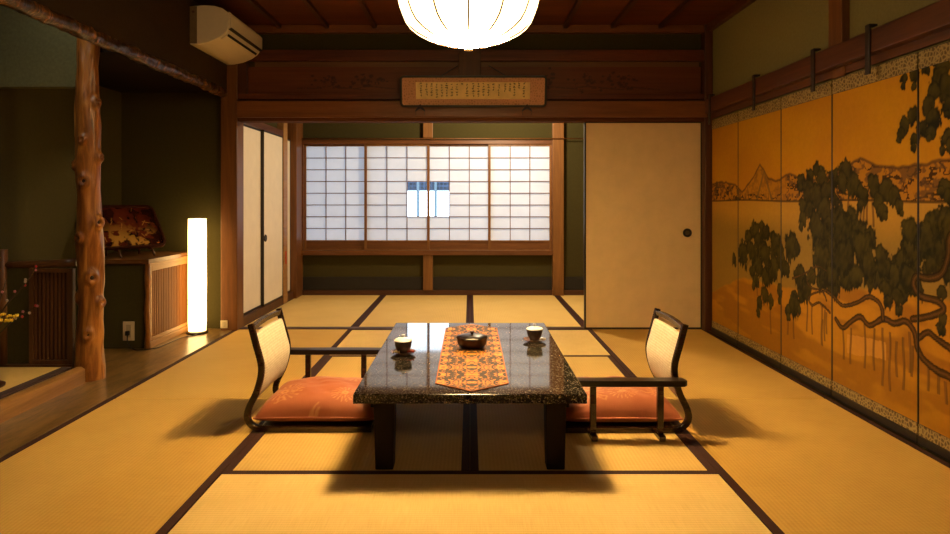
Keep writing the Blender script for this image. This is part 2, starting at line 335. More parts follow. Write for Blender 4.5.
# ------------------------------------------------------------------ trim of the main room
def trim(n, o): o.name = 'trim_%d' % n; return struct(o)
trim(1, bx(-1.955, 1.948, 5.43, 5.50, 2.40, T).build('t', nageshi_x, bevel=.004))           # cornice back
trim(2, bx(1.90, 1.948, -1.3, 5.43, 2.405, T).build('t', beam_y, bevel=.004))                 # cornice right
trim(3, bx(-1.87, 1.90, 5.44, 5.50, 2.172, 2.262).build('t', beam_x, bevel=.004))             # upper rail
trim(4, bx(-1.75, 1.86, 5.487, 5.50, 2.13, 2.172).build('t', pale_x))                         # pale ledge in the slot
trim(5, bx(-1.87, 1.90, 5.43, 5.50, 1.86, 1.905).build('t', beam_x, bevel=.004))              # board foot
trim(6, bx(-1.87, 1.90, 5.40, 5.50, 1.712, 1.845).build('t', nageshi_x, bevel=.006))          # lintel
trim(7, bx(-1.87, 1.90, 5.43, 5.57, 1.685, 1.712).build('t', wood('dull_track_wood', (.06, .02, .007), (.12, .042, .014), 'x', .8, .1), bevel=.002))             # door head track
trim(8, bx(-.092, .088, 5.425, 5.50, 1.845, 2.262).build('t', post_dark, bevel=.006))         # short centre post
trim(9, bx(-2.005, -1.872, 5.425, 5.585, 0, T).build('t', post_z, bevel=.006))                # left corner post
trim(10, bx(1.884, 1.948, 5.41, 5.58, 0, T).build('t', post_dark, bevel=.006))                # right corner post
trim(11, bx(-1.873, -1.80, 5.435, 5.50, 1.86, 2.172).build('t', post_dark, bevel=.004))       # end piece
# right wall rail, its post and slim picture rail beneath
trim(12, bx(1.882, 1.948, -1.3, 5.41, 1.742, 1.852).build('t', beam_y, bevel=.006))
trim(13, bx(1.905, 1.948, 3.46, 3.59, 1.852, 2.405).build('t', post_z, bevel=.004))
trim(25, bx(1.925, 1.9305, 3.47, 3.585, 1.690, 1.742).build('t', post_z))
trim(14, bx(1.93, 1.948, -1.3, 5.41, 1.700, 1.742).build('t', beam_y))
# carved transom board: painted dark pines
def transom():
    y = 5.478; X = np.linspace(-1.80, 1.872, 620); Z = np.linspace(1.905, 2.13, 46)
    gx, gz = np.meshgrid(X, Z, indexing='ij')
    C = np.zeros(gx.shape+(3,)); f = fbm(gx*2.2, gz*60, 0)
    C[:] = (.10, .026, .008); C = mixc(C, (.155, .046, .013), f*1.1-.15)
    dark = np.zeros_like(gx)
    r = np.random.default_rng(11)
    for c in (-1.15, -.82, -.36, .62, .95, 1.24):
        for k in range(26):
            px, pz, rr = c+r.normal(0, .07), 2.01+r.normal(0, .03), r.uniform(.006, .02)
            dark = np.maximum(dark, sstep(rr, rr*.5, np.hypot((gx-px)*.7, gz-pz)))
        pts = [(c-.25, 1.95+r.uniform(0, .02)), (c-.1, 1.955), (c, 1.975), (c+.12, 1.96), (c+.3, 1.945)]
        for a, b in zip(pts, pts[1:]): dark = np.maximum(dark, .8*sstep(.006, .002, segdist(gx, gz, a, b)))
    C = mixc(C, (.02, .007, .003), dark*.75*(fbm(gx*60, gz*60, 1) > .36))
    P = np.stack([gx, np.full_like(gx, y), gz], -1)
    o = grid_mesh('trim_15', P, C, painted('transom_board_paint', .45, .4)); struct(o)
    struct(bx(-1.80, 1.872, 5.4785, 5.50, 1.905, 2.13).build('trim_16', beam_x))
transom()

# ------------------------------------------------------------------ veranda trim and window
trim(17, bx(-1.955, -1.847, 7.19, 7.47, 0, 2.22).build('t', post_z, bevel=.005))
trim(18, bx(.906, 1.03, 7.40, 7.50, 0, 2.22).build('t', frame_z, bevel=.005))
trim(19, bx(-.515, -.41, 7.415, 7.47, .056, .445).build('t', frame_z, bevel=.004))
trim(20, bx(-.515, -.41, 7.415, 7.47, 1.735, 2.22).build('t', frame_z, bevel=.004))
trim(21, MB().tube([(-1.84, 7.385, 1.722), (1.3, 7.385, 1.722)], .006).build('t', post_z, smooth=True))
struct(bx(-1.847, 1.948, 7.44, 7.47, 0, .056).build('baseboard_back', sill))
trim(22, bx(-1.847, 1.948, 7.455, 7.47, .056, .20).build('t', plain('dark_skirting_paper', (.013, .010, .006), .8)))
struct(bx(-1.94, -1.88, 5.585, 7.19, 0, .075).build('baseboard_left', post_dark, bevel=.004))
trim(23, bx(-1.945, -1.875, 6.80, 6.94, 0, 2.22).build('t', pale_wood, bevel=.004))
trim(24, bx(-1.945, -1.88, 5.585, 6.80, 1.69, 1.75).build('t', beam_y, bevel=.003))

win = s_empty('window_1', (-.46, 7.44, .47))
def wp(o): o.parent = win; o.location = (.46, -7.44, -.47); return o
fr = MB().box(-1.87, -1.833, 7.425, 7.53, .497, 1.70).box(.893, .92, 7.425, 7.53, .497, 1.70).box(-1.847, .906, 7.39, 7.53, .445, .497).box(-1.847, .906, 7.42, 7.53, 1.665, 1.715)
wp(fr.build('window_frame', frame_x, bevel=.003))
def shoji(x0, x1, y, clear=None):
    """sliding lattice screen: stiles, rails, hip board, bars, paper; clear = column index of a glass pane"""
    st = .027; z0, z1, hb = .497, 1.665, .605
    m = MB().box(x0, x0+st, y-.014, y+.014, z0, z1).box(x1-st, x1, y-.014, y+.014, z0, z1)
    m.box(x0+st, x1-st, y-.013, y+.013, z1-.02, z1).box(x0+st, x1-st, y-.013, y+.013, hb-.014, hb).box(x0+st, x1-st, y-.013, y+.013, z0, z0+.012)
    p = wp(m.build('shoji_screen', frame_z))
    bx(x0+st, x1-st, y-.004, y+.004, z0+.012, hb-.014).build('hip_board', frame_x, p)
    a, b = x0+st, x1-st; cw = (b-a)/3; rh = (z1-.02-hb)/8
    l = MB()
    for k in (1, 2): l.box(a+k*cw-.004, a+k*cw+.004, y-.011, y+.002, hb, z1-.02)
    for k in range(1, 8):
        z = hb+k*rh
        segs = [(a, b)]
        if clear is not None and k in (3, 4):
            segs = [(a, b-cw)] if clear == 2 else [(a+cw, b)]
        for s0, s1 in segs: l.box(s0, s1, y-.010, y+.002, z-.004, z+.004)
    l.build('lattice', kumiko, p)
    pp = MB(); t = y+.003
    for i in range(3):
        for k in range(8):
            if clear == i and k in (2, 3, 4): continue
            pp.add([(a+i*cw, t, hb+k*rh), (a+(i+1)*cw, t, hb+k*rh), (a+(i+1)*cw, t, hb+(k+1)*rh), (a+i*cw, t, hb+(k+1)*rh)], [(0, 1, 2, 3)])
    pp.build('paper', shoji_paper, p)
    if clear is not None:
        m_, nt, out = _nt('clear_glass'); g = nt.nodes.new('ShaderNodeBsdfGlass'); g.inputs['IOR'].default_value = 1.03; g.inputs['Roughness'].default_value = 0
        nt.links.new(g.outputs[0], out.inputs[0])
        i = clear
        MB().add([(a+i*cw, t, hb+2*rh), (a+(i+1)*cw, t, hb+2*rh), (a+(i+1)*cw, t, hb+5*rh), (a+i*cw, t, hb+5*rh)], [(0, 1, 2, 3)]).build('glass_pane', m_, p)
shoji(-1.842, -1.13, 7.485)
shoji(-1.165, -.445, 7.45, 2)
shoji(-.475, .24, 7.4505+.03, 0)
shoji(.20, .903, 7.45)
# outside the window
lat_m = plain('blue_grey_trellis', (.035, .055, .10), .7, var=.5, scale=3); rail_m = plain('pale_blue_post', (.10, .15, .19), .6)
tr = thing('garden_trellis', 'blue grey trellis on thin posts outside, seen through the clear window panes', 'trellis', (-1.1, 18, -.3))
bx(-2.2, 2.2, .02, .04, 1.60, 2.05).build('backing_panel', plain('hazy_panel', (.055, .065, .085), .8, var=.6, scale=2), tr)
m = MB()
for k in range(-22, 23): m.box(k*.1-.015, k*.1+.015, -.01, .02, 1.60, 2.05)
for k in range(5): m.box(-2.2, 2.2, -.015, .02, 1.59+k*.105, 1.63+k*.105)
m.build('lattice', lat_m, tr)
for x in (-2.1, -.26, .20, 2.1): bx(x-.035, x+.035, -.02, .02, 0, 2.06).build('post', rail_m, tr)
struct(bx(-9, 9, 7.6, 24, -.4, -.3).build('floor_outside', plain('pale_concrete', (.6, .6, .6), .9)))

# ------------------------------------------------------------------ sliding doors
d = s_empty('door_1', (1.4, 5.503, 0))
bx(-.456, .476, -.010, .010, .014, 1.676).build('paper_panel', fusuma_paper, d)
m = MB().box(-.47, -.456, -.014, .014, .004, 1.684).box(.476, .484, -.014, .014, .004, 1.684).box(-.456, .476, -.014, .014, .004, .014).box(-.456, .476, -.014, .014, 1.676, 1.684)
m.build('door_frame', black_edge, d)
h = MB().lathe([(.001, .004), (.020, .004), (.026, .009), (.034, .010), (.036, .006), (.036, 0)], 28).build('finger_pull', iron, d, loc=(.368, -.010, .783), smooth='auto', rot=(PI/2, 0, 0))
MB().lathe([(.001, 0), (.018, 0), (.018, .002), (.001, .002)], 20).build('pull_centre', plain('brass_pull', (.14, .10, .05), .4, metal=.6), h, loc=(0, 0, .004))
def closet(n, y0, y1, x, z0=.078, z1=1.69, pull=None):
    d = s_empty('door_%d' % n, (x, (y0+y1)/2, z0)); L = (y1-y0)/2; H = z1-z0
    bx(-.012, .008, -L+.007, L-.007, .014, H-.014).build('paper_panel', white_paper, d)
    MB().box(-.014, .012, -L, -L+.007, 0, H).box(-.014, .012, L-.007, L, 0, H).box(-.014, .012, -L+.012, L-.012, 0, .014).box(-.014, .012, -L+.012, L-.012, H-.014, H).build('door_frame', black_edge, d)
    if pull:
        MB().lathe([(.001, .004), (.02, .004), (.03, .009), (.034, .004), (.034, 0)], 24).build('finger_pull', iron, d, loc=(.008, pull*(L-.05), .62), smooth='auto', rot=(0, PI/2, 0))
closet(2, 5.59, 6.19, -1.925)
closet(3, 6.175, 6.80, -1.897, pull=-1)
closet(4, 6.94, 7.19, -1.925)
tg = MB().box(-.004, .004, -.007, .007, 0, .13).build('hanging_tag', plain('red_tag', (.5, .05, .02), .6), loc=(-1.870, 6.86, .40))
tag(tg, 'small red tag on the pale veranda post beside the white sliding doors', 'tag')
# ------------------------------------------------------------------ alcove: natural log post, bark lintel, platform
def log_mat(name, stops, bump=.35):
    m, nt, out = _nt(name); p = _pr(nt, out, .32, .5)
    f = _noise(nt, _coord(nt, (1, 1, .12)), 22, 5, .6, 1.2); nt.links.new(_ramp(nt, f, stops), p.inputs['Base Color'])
    _bump(nt, p, f, bump, .006); return m
log_wood = log_mat('natural_log_wood', [(.32, (.10, .028, .005)), (.5, (.27, .095, .017)), (.68, (.46, .20, .042))])
knot_wood = plain('dark_knot', (.022, .010, .006), .6)
def on_log(z):
    return .071-.008*z/2+.004*math.sin(z*9+1), Vector((.006*math.sin(z*3.1), .006*math.sin(z*2.3+1), 0))
KN = [(-1.22, .27, .030), (-.95, .60, .036), (-1.9, .83, .026), (-.35, .92, .034), (-1.45, 1.16, .034), (-1.5, 1.40, .022), (-2.6, 1.25, .024), (-.3, 1.62, .03), (-.2, .45, .028), (-2.7, .48, .03), (-.1, 1.30, .026)]
lp = thing('log_post', 'natural tree trunk post with knots, standing at the corner of the alcove platform', 'post', (-2.235, 3.962, 0))
H = 2.2; NZ, NA = 220, 56
m = MB(); vs = []
for i in range(NZ+1):
    z = H*i/NZ; r0, off = on_log(z)
    if z < .12: r0 += .012*(1-z/.12)
    for j in range(NA):
        a = -PI+2*PI*j/NA
        r = r0+.007*noise.noise(Vector((math.cos(a)*1.2, math.sin(a)*1.2, z*3.2)))+.006*noise.noise(Vector((math.cos(a)*2, math.sin(a)*2, z*9)))
        for ka, kz, kr in KN:
            da = (a-ka+PI) % (2*PI)-PI; dd = math.hypot(da*r0, (z-kz)*.8)/kr
            r += .021*math.exp(-((dd-.55)/.5)**2)-.015*math.exp(-(dd/.33)**2)
        vs.append((off.x+r*math.cos(a), off.y+r*math.sin(a), z))
fs = [(i*NA+j, i*NA+(j+1) % NA, (i+1)*NA+(j+1) % NA, (i+1)*NA+j) for i in range(NZ) for j in range(NA)]
m.add(vs, fs).build('trunk', log_wood, lp, smooth=True)
for ka, kz, kr in KN[:5]+KN[8:9]:
    r0, off = on_log(kz); c = Vector((math.cos(ka), math.sin(ka), 0))
    MB().blob((0, 0, 0), kr*.42, 12, 6, (.4, 1, 1.1)).build('knot', knot_wood, lp, smooth=True, loc=off+c*(r0-.001)+Vector((0, 0, kz)), rot=(0, 0, ka))

bl = thing('bark_lintel', 'rough bark edged log lintel across the top of the alcove opening', 'beam', (-1.985, 3.7, 1.915))
vs = []; NY = 300; NA = 18
for i in range(NY+1):
    y = -1.7+3.43*i/NY
    for j in range(NA):
        a = 2*PI*j/NA
        r = .036+.010*noise.noise(Vector((math.cos(a)*1.5, y*7, math.sin(a)*1.5)))+.008*noise.noise(Vector((math.cos(a)*3, y*24, math.sin(a)*3)))
        vs.append((r*1.15*math.cos(a), y, r*math.sin(a)+.006*noise.noise(Vector((0, y*3, 7)))))
fs = [(i*NA+j, (i+1)*NA+j, (i+1)*NA+(j+1) % NA, i*NA+(j+1) % NA) for i in range(NY) for j in range(NA)]
fs += [tuple(range(NA)), tuple(NY*NA+j for j in range(NA))[::-1]]
bark = log_mat('peeling_bark', [(.42, (.012, .005, .002)), (.55, (.10, .036, .007)), (.66, (.42, .17, .04))], 1.0)
MB().add(vs, fs).build('log', bark, bl, smooth=True)

pf = thing('alcove_platform', 'raised alcove platform with tatami top and rounded wooden front rail', 'platform', (-2.5, 3, 0))
m = MB().box(-.335, .215, -1.0, .868, 0, .092); m.build('tatami_top', tatami, pf)
bx(.165, .2155, -1.0, .868, .0, .0945).build('dark_edge_band', plain('purple_brown_band', (.05, .022, .022), .8, scale=200), pf)
m = MB().sweep([(-.046, -.030), (.030, -.034), (.046, -.015), (.048, .012), (.034, .034), (-.046, .036)], [(.262, -1.0+i*.1865, .048) for i in range(11)], (0, 0, 1))
m.build('front_rail', wood('rail_log_wood', (.19, .085, .020), (.40, .205, .058), 'y', .35), pf, smooth='auto')

ls = thing('slatted_screen', 'low dark slatted wooden screen at the back of the alcove platform', 'screen', (-2.5, 3.955, .0))
bx(-.335, .180, -.022, .026, .002, .09).build('base_board', slat_dark, ls)
bx(-.335, -.07, -.008, .012, .095, .655).build('plaster_panel', plaster, ls)
rl = MB().tube([(-.26, .0, .668), (-.1, .002, .672), (.05, 0, .676), (.12, 0, .680), (.190, 0, .685)], [.021, .022, .023, .024, .024], 12).build('top_rail', wood('rail_dark_wood', (.07, .026, .009), (.15, .06, .02), 'x', .35), ls, smooth=True)
MB().tube([(-.23, -.006, .092), (-.228, -.006, .4), (-.232, -.006, .76)], [.026, .023, .024], 12).build('end_post', slat_dark, ls, smooth=True)
m = MB().box(-.075, -.05, -.016, .016, .09, .65).box(.155, .180, -.016, .016, .09, .65).box(-.05, .155, -.016, .016, .625, .65).box(-.05, .155, -.016, .016, .09, .115)
m.build('frame', slat_dark, ls, bevel=.002)
bx(-.05, .155, .004, .010, .115, .625).build('back_panel', plain('dark_panel', (.03, .014, .007), .7), ls)
for k in range(9):
    x = -.039+k*.0232; bx(x-.006, x+.006, -.008, .003, .115, .625).build('slat', slat_dark, ls)

# low cabinet in the far alcove
lc = thing('low_cabinet', 'low built in cabinet with slatted door in the far alcove, beside the tall glowing lamp', 'cabinet', (-2.545, 5.12, 0))
bx(-.293, .262, -.365, .375, .003, .60).build('plaster_side', plaster, lc)
m = MB().box(-.295, .29, -.385, .378, .60, .632); m.build('top_board', wood('cabinet_top_wood', (.09, .034, .012), (.20, .085, .028), 'x', .3), lc, bevel=.004)
dr = MB().box(.268, .288, -.35, -.325, .05, .58).box(.268, .288, .335, .372, .05, .58).box(.268, .288, -.325, .335, .05, .075).box(.268, .288, -.325, .335, .545, .58).build('slatted_door', pale_wood, lc, bevel=.002)
bx(.264, .272, -.325, .335, .075, .545).build('back_panel', slat_wood, dr)
for k in range(24):
    y = -.312+k*.0275; bx(.272, .280, y-.010, y+.010, .075, .545).build('slat', slat_wood, dr)
bx(.262, .292, -.365, .376, .58, .602).build('top_rail', pale_wood, lc, bevel=.003)
bx(.262, .294, -.365, .376, .003, .048).build('base_rail', pale_wood, lc, bevel=.003)
MB().tube([(.272, -.368, .003), (.280, -.372, .12), (.270, -.366, .25), (.279, -.372, .38), (.272, -.366, .5), (.278, -.37, .602)], [.021, .017, .02, .016, .019, .018], 12).build('branch_stile', log_wood, lc, smooth=True)

ivory = plain('ivory_plastic', (.62, .52, .34), .4, .4, var=.02)
dark_plug = plain('dark_rubber', (.015, .012, .010), .5)
def outlet(loc, label, w, h, rz=0):
    o = thing('power_outlet', label, 'outlet', loc, rz)
    bx(-w/2, w/2, -.007, 0, -h/2, h/2).build('cover_plate', ivory, o, bevel=.003)
    bx(-w*.2, w*.2, -.010, -.006, -h*.33, h*.33).build('socket', plain('socket_face', (.45, .37, .24), .4), o, bevel=.001)
    return o
outlet((-2.402, 4.7545, .128), 'ivory wall outlet with a black plug on the side of the low cabinet', .082, .135)
outlet((-1.975, 5.4245, .052), 'small ivory outlet box at the foot of the left corner post', .058, .062)

# tall floor lamp
fl = thing('floor_lamp', 'tall glowing white cylinder lamp standing on the wooden floorboard by the corner post', 'lamp', (-2.150, 5.32, .002))
MB().lathe([(.001, 0), (.080, 0), (.080, .012), (.070, .018), (.001, .018)], 36).build('base', black_edge, fl, smooth='auto')
lamp_paper = emit('lit_lamp_paper', (1.0, .62, .22), 8)
def lr(a): return 1+.012*math.sin(5*a)
MB().lathe([(.065, .019), (.069, .10), (.068, .25), (.070, .4), (.068, .6), (.069, .78), (.067, .90), (.03, .902)], 40, rad=lr).build('lamp_shade', lamp_paper, fl, smooth='auto')
cd = [(-.252, -.578, .11), (-.245, -.60, .06), (-.20, -.615, .01), (-.13, -.62, .006), (-.06, -.56, .005), (-.045, -.42, .005), (-.03, -.2, .005), (.02, -.13, .005), (.03, -.07, .006)]
def smooth_path(p, n=6):
    p = [Vector(q) for q in p]; o = []
    for i in range(len(p)-1):
        a, b, c, d = p[max(i-1, 0)], p[i], p[i+1], p[min(i+2, len(p)-1)]
        for k in range(n):
            t = k/n; o.append(.5*((2*b)+(c-a)*t+(2*a-5*b+4*c-d)*t*t+(3*b-a-3*c+d)*t**3))
    return o+[p[-1]]
MB().tube(smooth_path(cd), .0035, 7).build('power_cord', dark_plug, fl, smooth=True)
bx(-.264, -.240, -.601, -.576, .098, .13).build('plug', dark_plug, fl, bevel=.004)

# lacquer tray on its stand
def tray():
    t = thing('lacquer_tray', 'red brown lacquer tray with gold pattern, tilted on a stand on the low cabinet', 'tray', (-2.47, 4.97, .6945), math.radians(50))
    tilt = math.radians(-40); R = Matrix.Rotation(tilt, 3, 'X')
    Wd, Hd, c = .49, .40, .055
    def outline(s):
        w, h, q = Wd/2-s, Hd-2*s, c-s*.4; pts = []
        for cx, cz, a0 in ((w-q, q, -90), (w-q, h-q, 0), (-w+q, h-q, 90), (-w+q, q, 180)):
            for k in range(7): a = math.radians(a0+15*k); pts.append((cx+q*math.cos(a), s+cz+q*math.sin(a)))
        return pts
    o1, o2 = outline(0), outline(.014); n = len(o1)
    rot = lambda x, y, z: tuple(R @ Vector((x, y, z)))
    vs = [rot(x, -.018, z) for x, z in o1]+[rot(x, -.018, z) for x, z in o2]+[rot(x, -.004, z) for x, z in o2]+[rot(x, .008, z) for x, z in o1]
    fs = []
    for i in range(n):
        j = (i+1) % n; fs += [(i, j, n+j, n+i), (n+i, n+j, 2*n+j, 2*n+i), (j, i, 3*n+i, 3*n+j)]
    fs += [tuple(range(3*n, 4*n))[::-1], tuple(range(2*n, 3*n))]
    MB().add(vs, fs).build('rim', lacquer_red, t, smooth='auto')
    gx, gz = np.meshgrid(np.linspace(-Wd/2+.02, Wd/2-.02, 130), np.linspace(.02, Hd-.02, 110), indexing='ij')
    C = np.zeros(gx.shape+(3,)); C[:] = (.085, .014, .005)
    f = fbm(gx*22, gz*22, 2); C = mixc(C, (.03, .006, .003), sstep(.45, .6, fbm(gx*9, gz*9, 1)))
    low = sstep(.30, .05, gz+.25*np.abs(gx+.08))
    C = mixc(C, (.55, .30, .05), low*sstep(.44, .58, f)*.7)
    r = np.random.default_rng(3)
    for k in range(16):
        cx, cz = r.uniform(-.22, .22), r.uniform(.03, .37); a = r.uniform(0, 6); L = r.uniform(.02, .06)
        C = mixc(C, (.40, .20, .04), .7*sstep(.004, .0015, segdist(gx, gz, (cx, cz), (cx+L*math.cos(a), cz+L*math.sin(a)))))
    P = np.stack([gx, np.full_like(gx, -.0055), gz], -1) @ np.array(R).T
    msk = np.ones_like(gx)
    grid_mesh('painted_face', P, C, painted('tray_gold_paint', .2, .6), t)
    s = thing('tray_stand', 'small dark folding stand holding the tilted lacquer tray', 'stand', (-2.47, 4.97, .632), math.radians(50))
    for x in (-.12, .12):
        MB().tube([(x, -.06, .006), (x, -.03, .040), (x, -.015, .052), (x, .05, .052), (x, .158, .20)], .007, 8).build('easel_arm', post_dark, s, smooth=True)
        MB().tube([(x, .158, .20), (x, .20, .006)], .007, 8).build('rear_leg', post_dark, s, smooth=True)
    MB().tube([(-.12, .186, .07), (.12, .186, .07)], .006, 8).build('cross_bar', post_dark, s, smooth=True)
tray()

# flower arrangement
fa = thing('flower_arrangement', 'pink blossom twigs and yellow flowers in a vase on the alcove platform', 'flowers', (-2.49, 3.45, .0925))
MB().lathe([(.001, 0), (.095, 0), (.098, .010), (.06, .014), (.001, .014)], 30).build('base_dish', lacquer_red, fa, smooth='auto')
MB().lathe([(.001, .014), (.05, .014), (.066, .06), (.07, .12), (.052, .19), (.036, .22), (.04, .24), (.034, .24), (.03, .2), (.001, .2)], 30).build('vase', plain('brown_glaze', (.08, .03, .015), .3), fa, smooth='auto')
r = random.Random(4)
twig = plain('twig_bark', (.05, .025, .012), .7); pink = plain('pink_petal', (.60, .20, .22), .6); pale = plain('pale_petal', (.62, .48, .36), .6); yel = plain('yellow_petal', (.85, .60, .03), .6); red = plain('red_petal', (.6, .05, .05), .6)
tw = [[(0, 0, .2), (.08, -.02, .33), (.15, -.04, .43), (.235, -.05, .52), (.285, -.06, .58), (.315, -.06, .64)],
      [(0, 0, .2), (.10, .0, .29), (.18, -.02, .355), (.25, -.03, .39), (.30, -.03, .43)],
      [(0, 0, .2), (.06, .02, .4), (.10, .03, .55)]]
for i, t in enumerate(tw):
    p = smooth_path(t, 4); MB().tube(p, [.005-.003*k/len(p) for k in range(len(p))], 7).build('twig', twig, fa, smooth=True)
    for k in range(7 if i < 2 else 4):
        q = p[int(len(p)*(.45+.54*k/7))]
        c = (q.x+r.uniform(-.014, .014), q.y+r.uniform(-.015, .01), q.z+r.uniform(-.012, .014)); b = MB()
        for a in range(5): b.blob((.004*math.cos(a*1.257), -.002, .004*math.sin(a*1.257)), .004, 6, 4, (1, .5, 1))
        b.build('blossom', (pink, pale, red)[k % 3] if i else (pale, pink, red, pale)[k % 4], fa, smooth=True, loc=c)
for k in range(7):
    c = (.10+.017*k+r.uniform(-.01, .01), -.04+r.uniform(-.02, .02), .365+r.uniform(-.014, .014)); b = MB()
    for a in range(7): b.blob((.009*math.cos(a*.9), .009*math.sin(a*.9), r.uniform(-.004, .004)), .006, 6, 4)
    b.blob((0, 0, .004), .006, 6, 4); b.build('yellow_flower', yel, fa, smooth=True, loc=c)
    MB().tube([(0, 0, .2), (c[0]*.6, c[1]*.6, .3), c], .002, 6).build('stem', plain('green_stem', (.05, .09, .02), .6), fa, smooth=True)

# ------------------------------------------------------------------ air conditioner
ac = thing('air_conditioner', 'ivory wall air conditioner high on the left wall by the corner', 'air conditioner', (-1.955, 5.07, .018))
acm = plain('ivory_casing', (.86, .74, .55), .42, .4, var=.02); acd = plain('ivory_seam', (.20, .14, .08), .5)
L = .36
prof = [(.0, 2.118), (.0, 2.385), (.10, 2.392), (.17, 2.388), (.225, 2.372), (.262, 2.345), (.272, 2.335), (.268, 2.225), (.245, 2.195), (.20, 2.163), (.13, 2.135), (.06, 2.12)]
MB().prism(prof, 'y', -L, L).build('casing', acm, ac, smooth='auto', bevel=.004)
fpn = [(.268, 2.352), (.287, 2.33), (.285, 2.236), (.270, 2.228)]
MB().prism(fpn, 'y', -L+.004, L-.004).build('front_panel', acm, ac, bevel=.003)
MB().prism([(.2445, 2.1985), (.2585, 2.2165), (.2665, 2.2135), (.2495, 2.189), (.2065, 2.160), (.203, 2.164)], 'y', -L+.03, L-.03).build('louver', acm, ac, bevel=.001)
MB().prism([(.249, 2.186), (.256, 2.1975), (.2605, 2.197), (.2515, 2.182)], 'y', -L+.035, L-.06).build('outlet_slot', plain('dark_slot', (.01, .007, .005), .7), ac)
MB().prism([(.268, 2.226), (.2885, 2.2355), (.2885, 2.2315), (.269, 2.2225)], 'y', -L+.004, L-.004).build('panel_seam', dark_plug, ac)
bx(.0, .05, -L-.002, -L+.006, 2.125, 2.384).build('side_cover', acd, ac)
MB().lathe([(.001, 0), (.009, 0), (.009, .003), (.001, .003)], 16).build('screw_cap', plain('brown_cap', (.10, .05, .03), .5), ac, loc=(.025, -L-.002, 2.345), rot=(PI/2, 0, 0))

# ------------------------------------------------------------------ pendant lamp
pl = thing('pendant_lamp', 'large lit round lantern of white lobed fabric hanging from the ceiling', 'lamp', (-.007, 3.25, 1.803))
sh = [(.001, .0), (.06, .001), (.125, .006), (.17, .017), (.21, .032), (.255, .056), (.29, .084), (.313, .115), (.332, .16), (.343, .205), (.343, .245), (.333, .30), (.312, .355), (.28, .405), (.235, .45), (.17, .485), (.09, .50)]
def dense(p, n=3):
    o = []
    for a, b in zip(p, p[1:]):
        for k in range(n): o.append((a[0]+(b[0]-a[0])*k/n, a[1]+(b[1]-a[1])*k/n))
    return o+[p[-1]]
NG = 12
def lobes(a): return .95+.05*abs(math.sin(NG*a/2))**.7
def lamp_fabric():
    m, nt, out = _nt('lit_lantern_fabric'); e = nt.nodes.new('ShaderNodeEmission')
    tc = nt.nodes.new('ShaderNodeTexCoord'); sp = nt.nodes.new('ShaderNodeSeparateXYZ'); nt.links.new(tc.outputs['Object'], sp.inputs[0])
    h = _math(nt, 'MULTIPLY', sp.outputs['Z'], 2.0); k = lambda s: (s/PENDANT_LOW,)*3
    rp = _ramp(nt, h, [(.010, k(PENDANT_LOW)), (.06, k(PENDANT_HIGH*2)), (.13, k(PENDANT_HIGH)), (.54, k(PENDANT_HIGH)), (.66, k(.8))])
    nt.links.new(_math(nt, 'MULTIPLY', rp, PENDANT_LOW), e.inputs[1]); e.inputs[0].default_value = (*PENDANT_COL, 1)
    nt.links.new(e.outputs[0], out.inputs[0]); return m
PENDANT_LOW, PENDANT_HIGH, PENDANT_COL = 255, 8, (1, .65, .265)
MB().lathe(dense(sh, 2), 144, rad=lobes).build('lantern_shade', lamp_fabric(), pl, smooth=True)
ribm = plain('orange_wire_rib', (.03, .008, .002), .6)
for k in range(NG):
    a = 2*PI*k/NG+.0001; f = .952
    MB().tube([((q*f+.003)*math.cos(a), (q*f+.003)*math.sin(a), z-(.003 if z < .1 else 0)) for q, z in sh[2:]], .0042, 6).build('rib', ribm, pl, smooth=True)
MB().lathe([(.001, -.036), (.018, -.034), (.026, -.022), (.024, -.010), (.016, -.003), (.016, .006), (.001, .006)], 24).build('finial', plain('cream_finial', (.62, .45, .2), .5), pl, smooth='auto')
MB().lathe([(.001, .495), (.10, .495), (.10, .515), (.001, .515)], 30).build('top_cap', post_dark, pl, smooth='auto')
MB().tube([(0, 0, .51), (0, 0, .655)], .006).build('cord', dark_plug, pl)
MB().lathe([(.001, .67), (.055, .67), (.055, .65), (.03, .635), (.001, .635)], 30).build('ceiling_rose', post_dark, pl, smooth='auto')

# ------------------------------------------------------------------ framed calligraphy
fc = thing('framed_calligraphy', 'long framed calligraphy with columns of black characters above the opening', 'picture', (.027, 5.375, 1.79)); fc.rotation_euler = (math.radians(13), 0, 0)
FW, FH = .580, .248
m = MB(); e = .017
def rr(w, z0, z1, c, n=5):
    o = []
    for cx, cz, a0 in ((w-c, z0+c, -90), (w-c, z1-c, 0), (-w+c, z1-c, 90), (-w+c, z0+c, 180)):
        for k in range(n): a = math.radians(a0+90*k/(n-1)); o.append((cx+c*math.cos(a), cz+c*math.sin(a)))
    return o
o1, o2 = rr(FW, 0, FH, .03), rr(FW-e, e, FH-e, .014); n = len(o1)
vs = [(x, -.022, z) for x, z in o1]+[(x, -.022, z) for x, z in o2]+[(x, 0, z) for x, z in o2]+[(x, 0, z) for x, z in o1]; fs = []
for i in range(n):
    j = (i+1) % n; fs += [(i, j, n+j, n+i), (n+i, n+j, 2*n+j, 2*n+i), (j, i, 3*n+i, 3*n+j), (2*n+i, 2*n+j, 3*n+j, 3*n+i)]
m.add(vs, fs).build('picture_frame', black_edge, fc, smooth='auto')
bx(-FW+.012, FW-.012, -.010, -.003, .012, FH-.012).build('cloth_mount', brocade('salmon_brocade', (.62, .33, .20), (.54, .27, .15)), fc)
pp = bx(-.455, .447, -.0115, -.0095, .064, .196).build('paper_strip', plain('aged_paper', (.85, .64, .3), .8, .2, scale=12), fc)
r = random.Random(21); ink = plain('black_ink', (.02, .014, .01), .7)
cols = [-.415, -.37, -.33, -.29, -.25, -.21, -.17, -.13, -.09, -.05, .0, .04, .08, .12, .16, .20, .25, .29, .325, .36, .40]
